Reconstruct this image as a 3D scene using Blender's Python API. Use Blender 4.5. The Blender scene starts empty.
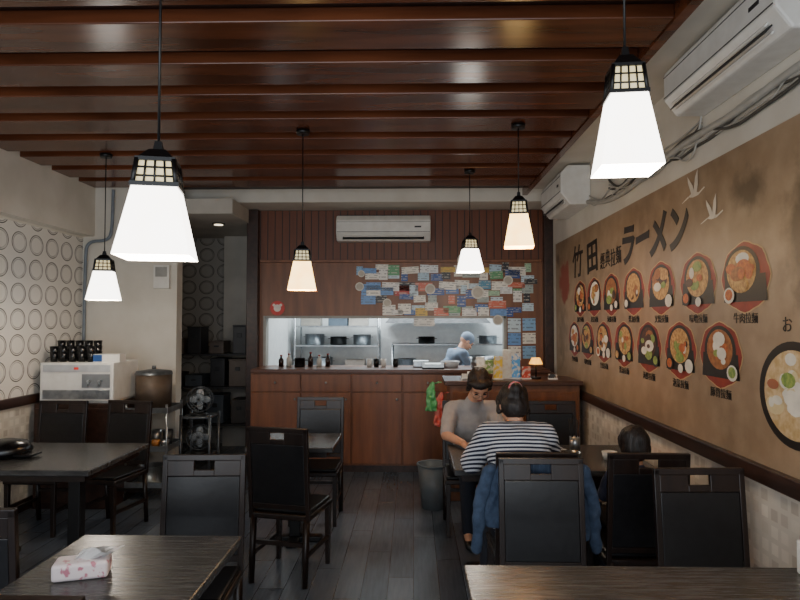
import bpy, bmesh, math, random
from mathutils import Vector, Matrix, Euler, Quaternion
from mathutils import noise as mn
random.seed(7)
SC=bpy.context.scene
COL=SC.collection
pi=math.pi

# ------------------------------------------------------------ materials
def lin(h):
    h=h.lstrip('#'); o=[]
    for i in (0,2,4):
        c=int(h[i:i+2],16)/255
        o.append(c/12.92 if c<=.04045 else ((c+.055)/1.055)**2.4)
    return (o[0],o[1],o[2],1)
class N:
    def __init__(s,name):
        s.m=bpy.data.materials.new(name); s.m.use_nodes=True
        s.t=s.m.node_tree; s.b=s.t.nodes['Principled BSDF']
    def n(s,t,**k):
        x=s.t.nodes.new(t)
        for a,b in k.items(): setattr(x,a,b)
        return x
    def l(s,a,b): s.t.links.new(a,b)
    def math(s,op,a,b=None,c=None):
        x=s.n('ShaderNodeMath',operation=op)
        for i,v in enumerate((a,b,c)):
            if v is None: continue
            if isinstance(v,(int,float)): x.inputs[i].default_value=v
            else: s.l(v,x.inputs[i])
        return x.outputs[0]
    def mix(s,f,a,b):
        x=s.n('ShaderNodeMix',data_type='RGBA')
        if isinstance(f,(int,float)): x.inputs[0].default_value=f
        else: s.l(f,x.inputs[0])
        for i,v in ((6,a),(7,b)):
            if isinstance(v,tuple): x.inputs[i].default_value=v
            else: s.l(v,x.inputs[i])
        return x.outputs[2]
    def obj(s): return s.n('ShaderNodeTexCoord').outputs['Object']
    def xyz(s):
        q=s.n('ShaderNodeSeparateXYZ'); s.l(s.obj(),q.inputs[0]); return q.outputs
    def noise(s,scale,stretch=(1,1,1),detail=4,vec=None):
        mp=s.n('ShaderNodeMapping'); mp.inputs['Scale'].default_value=stretch
        s.l(vec or s.obj(),mp.inputs[0])
        x=s.n('ShaderNodeTexNoise'); x.inputs['Scale'].default_value=scale; x.inputs['Detail'].default_value=detail
        s.l(mp.outputs[0],x.inputs['Vector']); return x.outputs[0]
    def ramp(s,f,a,b):
        x=s.n('ShaderNodeMapRange'); x.inputs[1].default_value=a; x.inputs[2].default_value=b
        s.l(f,x.inputs[0]); return x.outputs[0]
    def bump(s,h,st=.3,d=.01):
        x=s.n('ShaderNodeBump'); x.inputs['Strength'].default_value=st; x.inputs['Distance'].default_value=d
        s.l(h,x.inputs['Height']); s.l(x.outputs[0],s.b.inputs['Normal'])
MC={}
def M(name,c,rough=.5,metal=0,c2=None,scale=12,stretch=(1,1,1),em=0,bump=0,lo=.35,hi=.65):
    if name in MC: return MC[name]
    k=N(name); c=lin(c) if isinstance(c,str) else c
    c2=lin(c2) if c2 else tuple(v*.82 for v in c[:3])+(1,)
    f=k.noise(scale,stretch); r=k.ramp(f,lo,hi)
    o=k.mix(r,c,c2); k.l(o,k.b.inputs['Base Color'])
    k.b.inputs['Roughness'].default_value=rough; k.b.inputs['Metallic'].default_value=metal
    if em:
        k.l(o,k.b.inputs['Emission Color']); k.b.inputs['Emission Strength'].default_value=em
    if bump: k.bump(f,bump)
    MC[name]=k.m; return k.m

def planks(name,c,c2,u,v,w,length,rough,seam=.03,grain=(1,14,1)):
    k=N(name); x=k.xyz(); U,V=x[u],x[v]
    a=k.math('DIVIDE',U,w); fa=k.math('FRACT',a); ia=k.math('FLOOR',a)
    off=k.math('MULTIPLY',ia,.37); b=k.math('ADD',k.math('DIVIDE',V,length),off); ib=k.math('FLOOR',b)
    cmb=k.n('ShaderNodeCombineXYZ'); k.l(ia,cmb.inputs[0]); k.l(ib,cmb.inputs[1])
    wn=k.n('ShaderNodeTexWhiteNoise'); k.l(cmb.outputs[0],wn.inputs[0])
    g=k.noise(4,grain,5)
    f=k.math('ADD',k.math('MULTIPLY',wn.outputs[0],.4),k.math('MULTIPLY',g,.7))
    col=k.mix(f,lin(c),lin(c2))
    s=k.math('MAXIMUM',k.math('LESS_THAN',fa,seam),k.math('LESS_THAN',k.math('FRACT',b),seam*w/length))
    dk=tuple(q*.45 for q in lin(c)[:3])+(1,)
    k.l(k.mix(s,col,dk),k.b.inputs['Base Color'])
    k.b.inputs['Roughness'].default_value=rough
    k.bump(k.math('SUBTRACT',k.math('MULTIPLY',g,.3),s),.25,.003)
    return k.m
def rings_mat(name,u,v,bg='#dedad3'):
    k=N(name); x=k.xyz()
    a=k.math('DIVIDE',x[u],.245); b=k.math('DIVIDE',x[v],.222)
    fa=k.math('SUBTRACT',k.math('FRACT',a),.5); fb=k.math('SUBTRACT',k.math('FRACT',b),.5)
    d=k.math('SQRT',k.math('ADD',k.math('MULTIPLY',fa,fa),k.math('MULTIPLY',fb,fb)))
    r1=k.math('LESS_THAN',k.math('ABSOLUTE',k.math('SUBTRACT',d,.40)),.019)
    r2=k.math('LESS_THAN',k.math('ABSOLUTE',k.math('SUBTRACT',d,.33)),.013)
    n=k.ramp(k.noise(9),.1,.5)
    r=k.math('MULTIPLY',k.math('MAXIMUM',r1,k.math('MULTIPLY',r2,.75)),n)
    col=k.mix(r,lin(bg),lin('#302a28'))
    k.l(col,k.b.inputs['Base Color']); k.b.inputs['Roughness'].default_value=.7
    return k.m
def mosaic_mat(name,u,v):
    k=N(name); x=k.xyz()
    a=k.math('DIVIDE',x[u],.075); b=k.math('DIVIDE',x[v],.075)
    c=k.n('ShaderNodeCombineXYZ'); k.l(k.math('FLOOR',a),c.inputs[0]); k.l(k.math('FLOOR',b),c.inputs[1])
    w=k.n('ShaderNodeTexWhiteNoise'); k.l(c.outputs[0],w.inputs[0])
    fa=k.math('ABSOLUTE',k.math('SUBTRACT',k.math('FRACT',a),.5)); fb=k.math('ABSOLUTE',k.math('SUBTRACT',k.math('FRACT',b),.5))
    m=k.math('MAXIMUM',fa,fb)
    ins=k.math('LESS_THAN',m,.34)
    t=k.mix(w.outputs[0],lin('#b4a99b'),lin('#e4dccf'))
    k.l(k.mix(ins,lin('#d0c8bb'),t),k.b.inputs['Base Color']); k.b.inputs['Roughness'].default_value=.7
    return k.m
def stripes_mat():
    k=N('striped_cotton'); x=k.xyz()
    zz=k.math('ADD',x[2],k.math('MULTIPLY',x[1],.35))
    s=k.math('LESS_THAN',k.math('FRACT',k.math('DIVIDE',zz,.022)),.5)
    k.l(k.mix(s,lin('#dcdee4'),lin('#20263c')),k.b.inputs['Base Color']); k.b.inputs['Roughness'].default_value=.9
    return k.m
def mural_mat():
    k=N('mural_print'); x=k.xyz()
    n=k.noise(1.3,(1,1,1.6),6); n2=k.noise(9,(1,1,1),5)
    base=k.mix(k.ramp(n,.3,.7),lin('#a0876c'),lin('#816950'))
    base=k.mix(k.math('MULTIPLY',k.ramp(n2,.4,.7),.35),base,lin('#baa386'))
    def blob(cy,cz,ry,rz,soft=.5):
        a=k.math('DIVIDE',k.math('SUBTRACT',x[1],cy),ry); b=k.math('DIVIDE',k.math('SUBTRACT',x[2],cz),rz)
        d=k.math('SQRT',k.math('ADD',k.math('MULTIPLY',a,a),k.math('MULTIPLY',b,b)))
        d=k.math('ADD',d,k.math('MULTIPLY',k.math('SUBTRACT',n2,.5),1.6))
        return k.ramp(d,1.1,1.1-soft)
    f=k.math('MAXIMUM',blob(2.95,2.26,.17,.11,.8),blob(2.5,2.0,.2,.33,.7))
    f=k.math('MAXIMUM',f,blob(6.78,2.3,.12,.1,.8))
    f=k.math('MAXIMUM',f,k.math('MULTIPLY',blob(6.6,1.5,.2,.3),.5))
    base=k.mix(k.math('MULTIPLY',f,.68),base,lin('#3a2e22'))
    red=k.math('MULTIPLY',blob(6.5,2.06,.2,.22,.3),.9)
    base=k.mix(red,base,lin('#8c3222'))
    k.l(base,k.b.inputs['Base Color']); k.b.inputs['Roughness'].default_value=.45
    return k.m
def beadboard(name,u,w,c,c2):
    k=N(name); x=k.xyz()
    fa=k.math('FRACT',k.math('DIVIDE',x[u],w)); s=k.math('LESS_THAN',fa,.12)
    g=k.noise(6,(6,6,.6),4)
    k.l(k.mix(s,k.mix(g,lin(c),lin(c2)),lin('#1c0c07')),k.b.inputs['Base Color'])
    k.b.inputs['Roughness'].default_value=.45; k.bump(k.math('SUBTRACT',1,s),.4,.005)
    return k.m

WHITE=M('painted_plaster','#d8d3c8',.8,c2='#cdc7bb',scale=3)
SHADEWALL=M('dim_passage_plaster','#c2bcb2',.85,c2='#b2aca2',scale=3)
WHITE_T=M('white_plastic','#e2e1dc',.35,c2='#d8d6d0')
CEILD=M('dark_ceiling_board','#38211a',.5,c2='#26150f')
BEAM=M('varnished_beam_wood','#74422a',.23,c2='#4a2818',scale=2,stretch=(.5,4,4),bump=.02)
FLOOR=planks('floor_planks','#3a424d','#67707c',0,1,.16,1.2,.27,.03,(12,1,1))
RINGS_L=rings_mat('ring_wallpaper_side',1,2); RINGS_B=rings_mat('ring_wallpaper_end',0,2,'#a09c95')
MOS_L=mosaic_mat('mosaic_wallpaper_side',1,2)
RAIL=M('dark_rail_wood','#3c241a',.4,c2='#28170f',scale=5,stretch=(4,.5,4))
BEAD=beadboard('beadboard_wood',0,.085,'#764226','#5a301c')
PANEL=M('brown_veneer','#865637',.4,c2='#70462d',scale=3,stretch=(5,5,.7))
DOORW=M('cabinet_veneer','#82502f',.38,c2='#6c4026',scale=3,stretch=(6,6,.6))
DARKW=M('dark_chair_wood','#251812',.33,c2='#180f0c',scale=6,stretch=(4,4,.6))
PADM=M('black_vinyl','#19181a',.3,c2='#131214',scale=30,bump=.05)
TABW=M('charcoal_wood_top','#555454',.27,c2='#282828',scale=6,stretch=(1,12,4),bump=.06,lo=.3,hi=.7)
BLACK=M('black_metal','#0c0c0d',.4)
STEEL=M('brushed_steel','#b4babe',.3,.85,c2='#989ea2',scale=20,stretch=(1,8,1))
DSTEEL=M('dull_dark_steel','#6a6e72',.4,.7,c2='#54585c',scale=20)
TILE=M('kitchen_tile','#e2e8e8',.3,c2='#d6dcde')
SHADE=M('glowing_paper_shade','#fff6ea',.6,c2='#fffaf2',em=7)
GLOWY=M('glowing_lattice_paper','#f3e2b4',.6,c2='#e8d49c',em=.9)
SHADEW=M('glowing_warm_shade','#ffc876',.6,c2='#ffd68e',em=5.5)
SKIN=M('skin','#cfa085',.55,c2='#c29276',scale=8)
HAIR=M('black_hair','#171211',.55,c2='#2a201c',scale=40,stretch=(3,3,.4),bump=.5)
GREYS=M('grey_cotton','#aaa7a6',.9,c2='#9a9796')
STRIPE=stripes_mat()
DENIM=M('blue_denim','#41516a',.95,c2='#303e54',scale=30,bump=.1)
NAVY=M('dark_trousers','#1d212c',.8)

# ------------------------------------------------------------ geometry
class B:
    def __init__(s): s.bm=bmesh.new()
    def _set(s,vs,m,smooth=False):
        fs=set(f for v in vs for f in v.link_faces)
        for f in fs:
            f.material_index=m
            if smooth=='side': f.smooth=len(f.verts)==4
            else: f.smooth=bool(smooth)
    def box(s,c,d,rot=None,m=0):
        mt=Matrix.Translation(c)@(rot.to_matrix().to_4x4() if rot else Matrix())@Matrix.Diagonal((d[0],d[1],d[2],1))
        r=bmesh.ops.create_cube(s.bm,size=1,matrix=mt); s._set(r['verts'],m); return s
    def bb(s,x0,x1,y0,y1,z0,z1,m=0): return s.box(((x0+x1)/2,(y0+y1)/2,(z0+z1)/2),(abs(x1-x0),abs(y1-y0),abs(z1-z0)),None,m)
    def cyl(s,a,b,r1,r2=None,seg=20,m=0,caps=True):
        a=Vector(a); b=Vector(b); d=b-a; r2=r1 if r2 is None else r2
        q=d.to_track_quat('Z','Y').to_matrix().to_4x4()
        r=bmesh.ops.create_cone(s.bm,cap_ends=caps,segments=seg,radius1=r1,radius2=r2,depth=d.length,matrix=Matrix.Translation((a+b)/2)@q)
        s._set(r['verts'],m,'side'); return s
    def ell(s,c,r,rot=None,m=0,seg=20):
        if isinstance(r,(int,float)): r=(r,r,r)
        mt=Matrix.Translation(c)@(rot.to_matrix().to_4x4() if rot else Matrix())@Matrix.Diagonal((r[0],r[1],r[2],1))
        q=bmesh.ops.create_uvsphere(s.bm,u_segments=seg,v_segments=max(8,seg//2),radius=1,matrix=mt); s._set(q['verts'],m,True); return s
    def cap(s,a,b,ra,rb=None,m=0):
        rb=ra if rb is None else rb
        s.cyl(a,b,ra,rb,16,m); s.ell(a,ra,m=m,seg=16); s.ell(b,rb,m=m,seg=16); return s
    def lathe(s,prof,c=(0,0,0),seg=28,m=0):
        rings=[]
        for r,z in prof:
            rings.append([s.bm.verts.new((c[0]+r*math.cos(2*pi*i/seg),c[1]+r*math.sin(2*pi*i/seg),c[2]+z)) for i in range(seg)])
        for a,b in zip(rings,rings[1:]):
            for i in range(seg):
                f=s.bm.faces.new((a[i],a[(i+1)%seg],b[(i+1)%seg],b[i])); f.smooth=True; f.material_index=m
        return s
    def torus(s,c,R,r,axis='Z',m=0,seg=32,k=8):
        ax={'X':Matrix.Rotation(pi/2,4,'Y'),'Y':Matrix.Rotation(pi/2,4,'X'),'Z':Matrix()}[axis]
        T=Matrix.Translation(c)@ax; g=[]
        for i in range(seg):
            a=2*pi*i/seg
            g.append([s.bm.verts.new(T@Vector(((R+r*math.cos(2*pi*j/k))*math.cos(a),(R+r*math.cos(2*pi*j/k))*math.sin(a),r*math.sin(2*pi*j/k)))) for j in range(k)])
        for i in range(seg):
            for j in range(k):
                f=s.bm.faces.new((g[i][j],g[(i+1)%seg][j],g[(i+1)%seg][(j+1)%k],g[i][(j+1)%k])); f.smooth=True; f.material_index=m
        return s
    def frus(s,z0,w0,z1,w1,m=0,caps=(True,True),d0=None,d1=None):
        d0=d0 or w0; d1=d1 or w1
        lo=[s.bm.verts.new((x*w0/2,y*d0/2,z0)) for x,y in ((-1,-1),(1,-1),(1,1),(-1,1))]
        hi=[s.bm.verts.new((x*w1/2,y*d1/2,z1)) for x,y in ((-1,-1),(1,-1),(1,1),(-1,1))]
        fs=[s.bm.faces.new((lo[i],lo[(i+1)%4],hi[(i+1)%4],hi[i])) for i in range(4)]
        if caps[0]: fs.append(s.bm.faces.new(lo[::-1]))
        if caps[1]: fs.append(s.bm.faces.new(hi))
        for f in fs: f.material_index=m
        return s
    def poly(s,pts,m=0):
        f=s.bm.faces.new([s.bm.verts.new(p) for p in pts]); f.material_index=m; return s
    def done(s,name,mats,parent=None,loc=(0,0,0),rot=(0,0,0),bevel=0):
        me=bpy.data.meshes.new(name)
        bmesh.ops.recalc_face_normals(s.bm,faces=s.bm.faces)
        s.bm.to_mesh(me); s.bm.free()
        for q in (mats if isinstance(mats,(list,tuple)) else [mats]): me.materials.append(q)
        o=bpy.data.objects.new(name,me); COL.objects.link(o)
        o.location=loc; o.rotation_euler=rot
        if parent: o.parent=parent
        if bevel:
            b=o.modifiers.new('bevel','BEVEL'); b.width=bevel; b.segments=2; b.limit_method='ANGLE'; b.angle_limit=.7
        return o
def empty(name,loc=(0,0,0),rz=0):
    o=bpy.data.objects.new(name,None); o.empty_display_size=.1; COL.objects.link(o); o.location=loc; o.rotation_euler=(0,0,rz); return o
def top(o,label,cat,group=None):
    o['label']=label; o['category']=cat
    if group: o['group']=group
    return o
def struct(o): o['kind']='structure'; return o
def dup(o,loc=None,rz=None):
    def rec(x,p):
        c=x.copy(); COL.objects.link(c)
        if p is not None:
            c.parent=p; c.matrix_parent_inverse=x.matrix_parent_inverse.copy()
        for ch in list(x.children): rec(ch,c)
        return c
    r=rec(o,None)
    if loc is not None: r.location=loc
    if rz is not None: r.rotation_euler=(0,0,rz)
    return r
def curve(name,pts,r,mat,parent=None,smooth=True):
    cu=bpy.data.curves.new(name,'CURVE'); cu.dimensions='3D'; cu.bevel_depth=r; cu.bevel_resolution=3; cu.resolution_u=8
    sp=cu.splines.new('NURBS' if smooth else 'POLY'); sp.points.add(len(pts)-1)
    for p,q in zip(sp.points,pts): p.co=(*q,1)
    if smooth: sp.order_u=3; sp.use_endpoint_u=True
    cu.use_fill_caps=True
    t=bpy.data.objects.new('tmp',cu); COL.objects.link(t)
    dg=bpy.context.evaluated_depsgraph_get()
    me=bpy.data.meshes.new_from_object(t.evaluated_get(dg)); bpy.data.objects.remove(t)
    me.materials.clear(); me.materials.append(mat)
    for p in me.polygons: p.use_smooth=True
    o=bpy.data.objects.new(name,me); COL.objects.link(o)
    if parent: o.parent=parent
    return o
def remesh(name,b,mat,voxel,sm=4,parent=None,loc=(0,0,0),rz=0):
    me=bpy.data.meshes.new(name); b.bm.to_mesh(me); b.bm.free()
    t=bpy.data.objects.new('tmp',me); COL.objects.link(t)
    r=t.modifiers.new('r','REMESH'); r.mode='VOXEL'; r.voxel_size=voxel; r.use_smooth_shade=True
    if sm:
        s=t.modifiers.new('s','SMOOTH'); s.iterations=sm; s.factor=.5
    dg=bpy.context.evaluated_depsgraph_get()
    m2=bpy.data.meshes.new_from_object(t.evaluated_get(dg)); bpy.data.objects.remove(t)
    m2.materials.clear(); m2.materials.append(mat)
    for p in m2.polygons: p.use_smooth=True
    o=bpy.data.objects.new(name,m2); COL.objects.link(o); o.location=loc; o.rotation_euler=(0,0,rz)
    if parent: o.parent=parent
    return o
def text(name,body,size,loc,rot,mat,parent,ext=.001,sx=1,offset=0,tilt=0):
    cu=bpy.data.curves.new(name,'FONT'); cu.body=body; cu.size=size; cu.extrude=ext; cu.align_x='CENTER'; cu.align_y='CENTER'; cu.offset=offset; cu.shear=tilt
    t=bpy.data.objects.new('tmp',cu); COL.objects.link(t)
    dg=bpy.context.evaluated_depsgraph_get()
    me=bpy.data.meshes.new_from_object(t.evaluated_get(dg)); bpy.data.objects.remove(t)
    me.materials.clear(); me.materials.append(mat)
    o=bpy.data.objects.new(name,me); COL.objects.link(o); o.location=loc; o.rotation_euler=rot; o.scale=(sx,1,1)
    if parent: o.parent=parent
    return o

# ------------------------------------------------------------ people
def hand(k,w,d,nrm,side,s=1,curl=.5):
    w=Vector(w); d=Vector(d).normalized(); nrm=Vector(nrm); nrm=(nrm-d*nrm.dot(d)).normalized(); sd=d.cross(nrm)*side
    R=Matrix((sd,d,-nrm)).transposed()
    k.ell(w+d*.05*s,(.04*s,.052*s,.017*s),R.to_quaternion() if R.determinant()>0 else Matrix((-sd,d,-nrm)).transposed().to_quaternion(),seg=14)
    for i,(o,L) in enumerate(((.028,.066),(.0095,.074),(-.0095,.069),(-.027,.054))):
        p=w+d*.088*s+sd*o*s; ang=curl*.5; q=p
        for j,f in enumerate((.45,.32,.23)):
            dd=(d*math.cos(ang)+nrm*math.sin(ang)); n=q+dd*L*f*s
            k.cap(q,n,(.0088-.0008*j)*s,(.008-.0008*j)*s); q=n; ang+=curl*.6
    p=w+d*.03*s+sd*.03*s; q=p+(d*.6+sd*.8).normalized()*.035*s; r=q+(d*.85+sd*.3+nrm*.3).normalized()*.03*s
    k.cap(p,q,.012*s,.0105*s); k.cap(q,r,.0105*s,.008*s)
def person(label,loc,rz,J,shirt,pants,s=1,seat=.46,ponytail=None,glasses=False,cap_=None,stand=False,sleeve=.85,loose=.014,hv=1.0):
    def T(p): return Vector((p[0]*s,p[1]*s,seat+(p[2]-seat)*s)) if not stand else Vector(p)*1.0
    g={q:T(v) for q,v in J.items() if isinstance(v,tuple) and len(v)==3}
    HM=Matrix.Translation(g['head'])@Euler(J['hrot'] if 'hrot' in J else (0,0,0)).to_matrix().to_4x4()@Matrix.Diagonal((s,s,s,1))
    hp=lambda *p: HM@Vector(p)
    hq=Euler(J.get('hrot',(0,0,0))).to_quaternion()
    E=lambda k,c,r: k.ell(hp(*c),tuple(v*s for v in r),hq,seg=24)
    def torso(k,inf=0):
        pv,ch,nk=g['pelvis'],g['chest'],g['neck']
        k.ell(pv,((.16+inf/2)*s,(.115+inf)*s,(.11+inf)*s)); mid=(pv+ch)/2
        k.ell(mid,((.13+inf)*s,(.1+inf)*s,.2*s)); k.ell(ch,((.15+inf)*s,(.105+inf)*s,.17*s))
        k.cap(g['shl'],g['shr'],(.052+inf)*s,(.052+inf)*s)
        k.cap(ch+Vector((.07*s,0,.05*s)),g['shr']*.8+g['shl']*.2,.08*s+inf*s,.055*s+inf*s); k.cap(ch+Vector((-.07*s,0,.05*s)),g['shl']*.8+g['shr']*.2,.08*s+inf*s,.055*s+inf*s)
    k=B(); torso(k)
    k.cap(g['neck'],hp(0,-.015,-.06),.05*s,.046*s)
    E(k,(0,-.012,.035),(.074,.092,.092)); E(k,(0,.02,-.03),(.062,.068,.075)); E(k,(0,.045,-.083),(.03,.03,.022))
    E(k,(0,.05,.03),(.06,.04,.05))
    k.cap(hp(0,.088,.012),hp(0,.103,-.022),.008*s,.0125*s); E(k,(0,.082,-.052),(.024,.012,.009))
    for sx in (-1,1): E(k,(sx*.075,-.005,-.005),(.009,.018,.03)); E(k,(sx*.034,.06,-.028),(.024,.024,.02))
    for L in 'lr':
        sg=-1 if L=='l' else 1
        k.cap(g['sh'+L],g['el'+L],.046*s,.038*s); k.cap(g['el'+L],g['wr'+L],.038*s,.025*s)
        d=g['wr'+L]-g['el'+L]; hand(k,g['wr'+L],d+Vector((0,0,-.15*d.length)),(0,0,-1),sg,s,J.get('curl',.5))
        hp_=g['pelvis']+Vector((sg*.085*s,.0,-.02*s))
        k.cap(hp_,g['kn'+L],.08*s,.055*s); k.cap(g['kn'+L],g['an'+L],.052*s,.034*s); k.cap(g['an'+L],g['an'+L]+Vector((0,.13*s,-.035*s)),.034*s,.026*s)
    o=remesh('person',k,SKIN,.006,3,None,loc,rz)
    k=B(); torso(k,loose)
    k.cap(g['neck']*.7+g['chest']*.3,g['neck']+Vector((0,0,-.005)),.07*s,.058*s)
    for L in 'lr':
        a,b_=g['sh'+L],g['el'+L]; e_=a+(b_-a)*sleeve; k.cap(a,e_,(.048+loose)*s,(.042+loose)*s)
    o2=remesh('shirt',k,shirt,.01,5,o)
    for v in o2.data.vertices:
        v.co+=v.normal*(mn.noise(Vector((v.co.x*9,v.co.y*9,v.co.z*16)))*.008)
    k=B()
    for L in 'lr':
        sg=-1 if L=='l' else 1
        hp_=g['pelvis']+Vector((sg*.085*s,.0,-.02*s)); k.cap(hp_,g['kn'+L],.09*s,.068*s); k.cap(g['kn'+L],g['an'+L]+Vector((0,0,.03)),.064*s,.048*s)
    k.ell(g['pelvis']+Vector((0,0,-.015*s)),(.17*s,.125*s,.1*s))
    remesh('trousers',k,pants,.012,4,o)
    for L in 'lr':
        k=B(); a=g['an'+L]+Vector((0,0,-.03*s)); k.cap(a+Vector((0,-.03*s,0)),a+Vector((0,.14*s,-.01*s)),.04*s,.034*s)
        remesh('shoe',k,BLACK,.012,3,o)
    if cap_ is None:
        k=B(); E(k,(0,-.028,.045),(.086*hv,.098*hv,.095*hv)); E(k,(0,-.045,-.005),(.082*hv,.075*hv,.085*hv)); E(k,(0,.048,.078),(.073*hv,.048,.038))
        for sx in (-1,1): k.cap(hp(sx*.07,.035,.07),hp(sx*.08,.005,-.025),.022*s*hv,.018*s)
        if ponytail: k.ell(hp(*ponytail),(.036*s,.034*s,.04*s)); k.cap(hp(0,-.1,.03),hp(*ponytail),.03*s,.028*s)
        else: k.cap(hp(0,-.085,.0),hp(0,-.085,-.06),.05*s,.035*s)
        h=remesh('hair',k,HAIR,.007,2,o)
        for v in h.data.vertices: v.co+=v.normal*(mn.noise(Vector((v.co.x*40,v.co.y*40,v.co.z*12)))*.007)
    else:
        k=B(); E(k,(0,-.012,.05),(.085,.1,.09)); remesh('head_cap',k,cap_,.008,1,o)
    if ponytail:
        c=hp(ponytail[0],ponytail[1]+.01,ponytail[2]+.012); B().torus(c,.03*s,.011*s,'Y',seg=20).done('hair_tie',M('scrunchie_red','#c84a52',.7,c2='#e8d8d8',scale=60),o)
    for sx in (-1,1):
        B().ell(hp(sx*.031,.0835,.006),(.013*s,.006*s,.0055*s),hq,seg=12).done('eye',M('eye_dark','#1a1210',.3),o)
        B().cap(hp(sx*.02,.092,.028),hp(sx*.045,.083,.03),.003*s).done('eyebrow',HAIR,o)
    B().ell(hp(0,.0935,-.052),(.021*s,.004*s,.0055*s),hq,seg=12).done('lips',M('lips','#96504a',.5),o)
    if glasses:
        k=B()
        for sx in (-1,1):
            pts=[hp(sx*.033+.024*math.cos(a*2*pi/20),.101,.0+.018*math.sin(a*2*pi/20)) for a in range(21)]
            for a,b_ in zip(pts,pts[1:]): k.cyl(a,b_,.0011,seg=6)
            k.cyl(hp(sx*.057,.1,.006),hp(sx*.078,.0,.01),.0011,seg=6)
        k.cyl(hp(-.009,.102,.002),hp(.009,.102,.002),.0011,seg=6); k.done('glasses',DSTEEL,o)
    top(o,label,'person'); return o
base=dict(pelvis=(0,0,.555),chest=(0,.05,.86),neck=(0,.08,1.02),shl=(-.165,.06,.965),shr=(.165,.06,.965),
 knl=(-.11,.40,.535),knr=(.11,.40,.535),anl=(-.12,.38,.08),anr=(.12,.38,.08))
J=dict(base); J.update(head=(-.035,.26,1.16),neck=(.0,.16,1.04),chest=(0,.09,.86),shl=(-.155,.12,.975),shr=(.155,.12,.975),hrot=(-.72,0,.1),ell=(-.22,.3,.80),elr=(.21,.28,.80),wrl=(-.05,.5,.785),wrr=(.1,.5,.785),curl=.45,knl=(-.09,.38,.535),knr=(.06,.38,.535),anl=(-.1,.3,.08),anr=(.05,.3,.08))
person('person in grey short-sleeved shirt and glasses looking down at table',(.455,4.93,0),pi,J,GREYS,NAVY,1,glasses=True)
J=dict(base); J.update(head=(.0,.22,1.15),neck=(.0,.16,1.05),chest=(0,.06,.9),shl=(-.155,.1,1.0),shr=(.15,.1,1.0),hrot=(-.5,0,.05),ell=(-.24,.24,.83),elr=(.22,.26,.83),wrl=(-.1,.47,.79),wrr=(.12,.48,.79),curl=.45,knl=(-.12,.38,.535),anl=(-.14,.34,.08))
person('person in navy and white striped top seen from behind',(.585,3.43,0),0,J,STRIPE,NAVY,1,ponytail=(0.0,-.115,.06),sleeve=1.0,loose=.03)
J=dict(base); J.update(head=(.0,.06,1.11),hrot=(-.3,0,0),chest=(0,.01,.82),neck=(0,.02,.98),shl=(-.165,.01,.915),shr=(.165,.01,.915),ell=(-.22,.1,.74),elr=(.22,.1,.74),wrl=(-.12,.28,.70),wrr=(.12,.28,.70))
person('small child with black hair sitting low on a chair',(1.215,3.42,0),0,J,M('child_shirt','#3a3f55',.9),NAVY,.76,hv=1.22)
J=dict(pelvis=(0,0,.86),chest=(0,.14,1.12),neck=(0,.23,1.27),head=(0,.31,1.37),hrot=(-.7,0,0),shl=(-.19,.18,1.22),shr=(.19,.18,1.22),ell=(-.27,.27,1.0),elr=(.27,.27,1.0),wrl=(-.15,.46,1.0),wrr=(.15,.46,1.0),knl=(-.1,.03,.48),knr=(.1,.03,.48),anl=(-.1,-.02,.08),anr=(.1,-.02,.08))
person('cook in pale blue shirt and cap bending over work',(.42,8.2,0),-1.2,J,M('cook_shirt','#6f8298',.9),NAVY,1,stand=True,cap_=M('cook_cap','#7f90a4',.9))

# denim jacket: thin cloth wrapped round the chair back
k=B(); nu,nv=44,30; G=[]
for i in range(nu+1):
    row=[]
    u=i/nu*2-1
    for j in range(nv+1):
        t=j/nv
        wd=.235+.075*t
        x=u*wd; z=.0-(.38+.05*math.sin(u*3+.5))*t - .02*abs(u)*(1-t)
        y=-.022-.02*math.sin(pi*t)+ .012*math.sin(u*17+3*t)*(.3+t) + .006*math.sin(u*31+t*9)
        if abs(u)>.8: y+= (abs(u)-.8)*.4
        row.append(k.bm.verts.new((x,y,z)))
    G.append(row)
for i in range(nu):
    for j in range(nv): k.bm.faces.new((G[i][j],G[i+1][j],G[i+1][j+1],G[i][j+1])).smooth=True
e=empty('denim_jacket',(.625,3.19,.94))
o=k.done('jacket_body',DENIM,e); sm=o.modifiers.new('thick','SOLIDIFY'); sm.thickness=.012
for sx in (-1,1):
    k=B(); k.cap((sx*.235,0,-.05),(sx*.285,0,-.2),.034,.036); k.cap((sx*.285,0,-.2),(sx*.3,.015,-.44),.036,.03)
    for v in k.bm.verts: v.co.y*=.7
    o=remesh('sleeve',k,DENIM,.009,2,e)
    for v in o.data.vertices: v.co+=v.normal*(mn.noise(Vector((v.co.x*10,v.co.y*10,v.co.z*18)))*.012)
k=B(); k.cap((-.17,.02,-.0),(.17,.02,-.0),.022); remesh('collar',k,DENIM,.008,2,e)
top(e,'blue denim jacket draped over a chair back','jacket')

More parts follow.
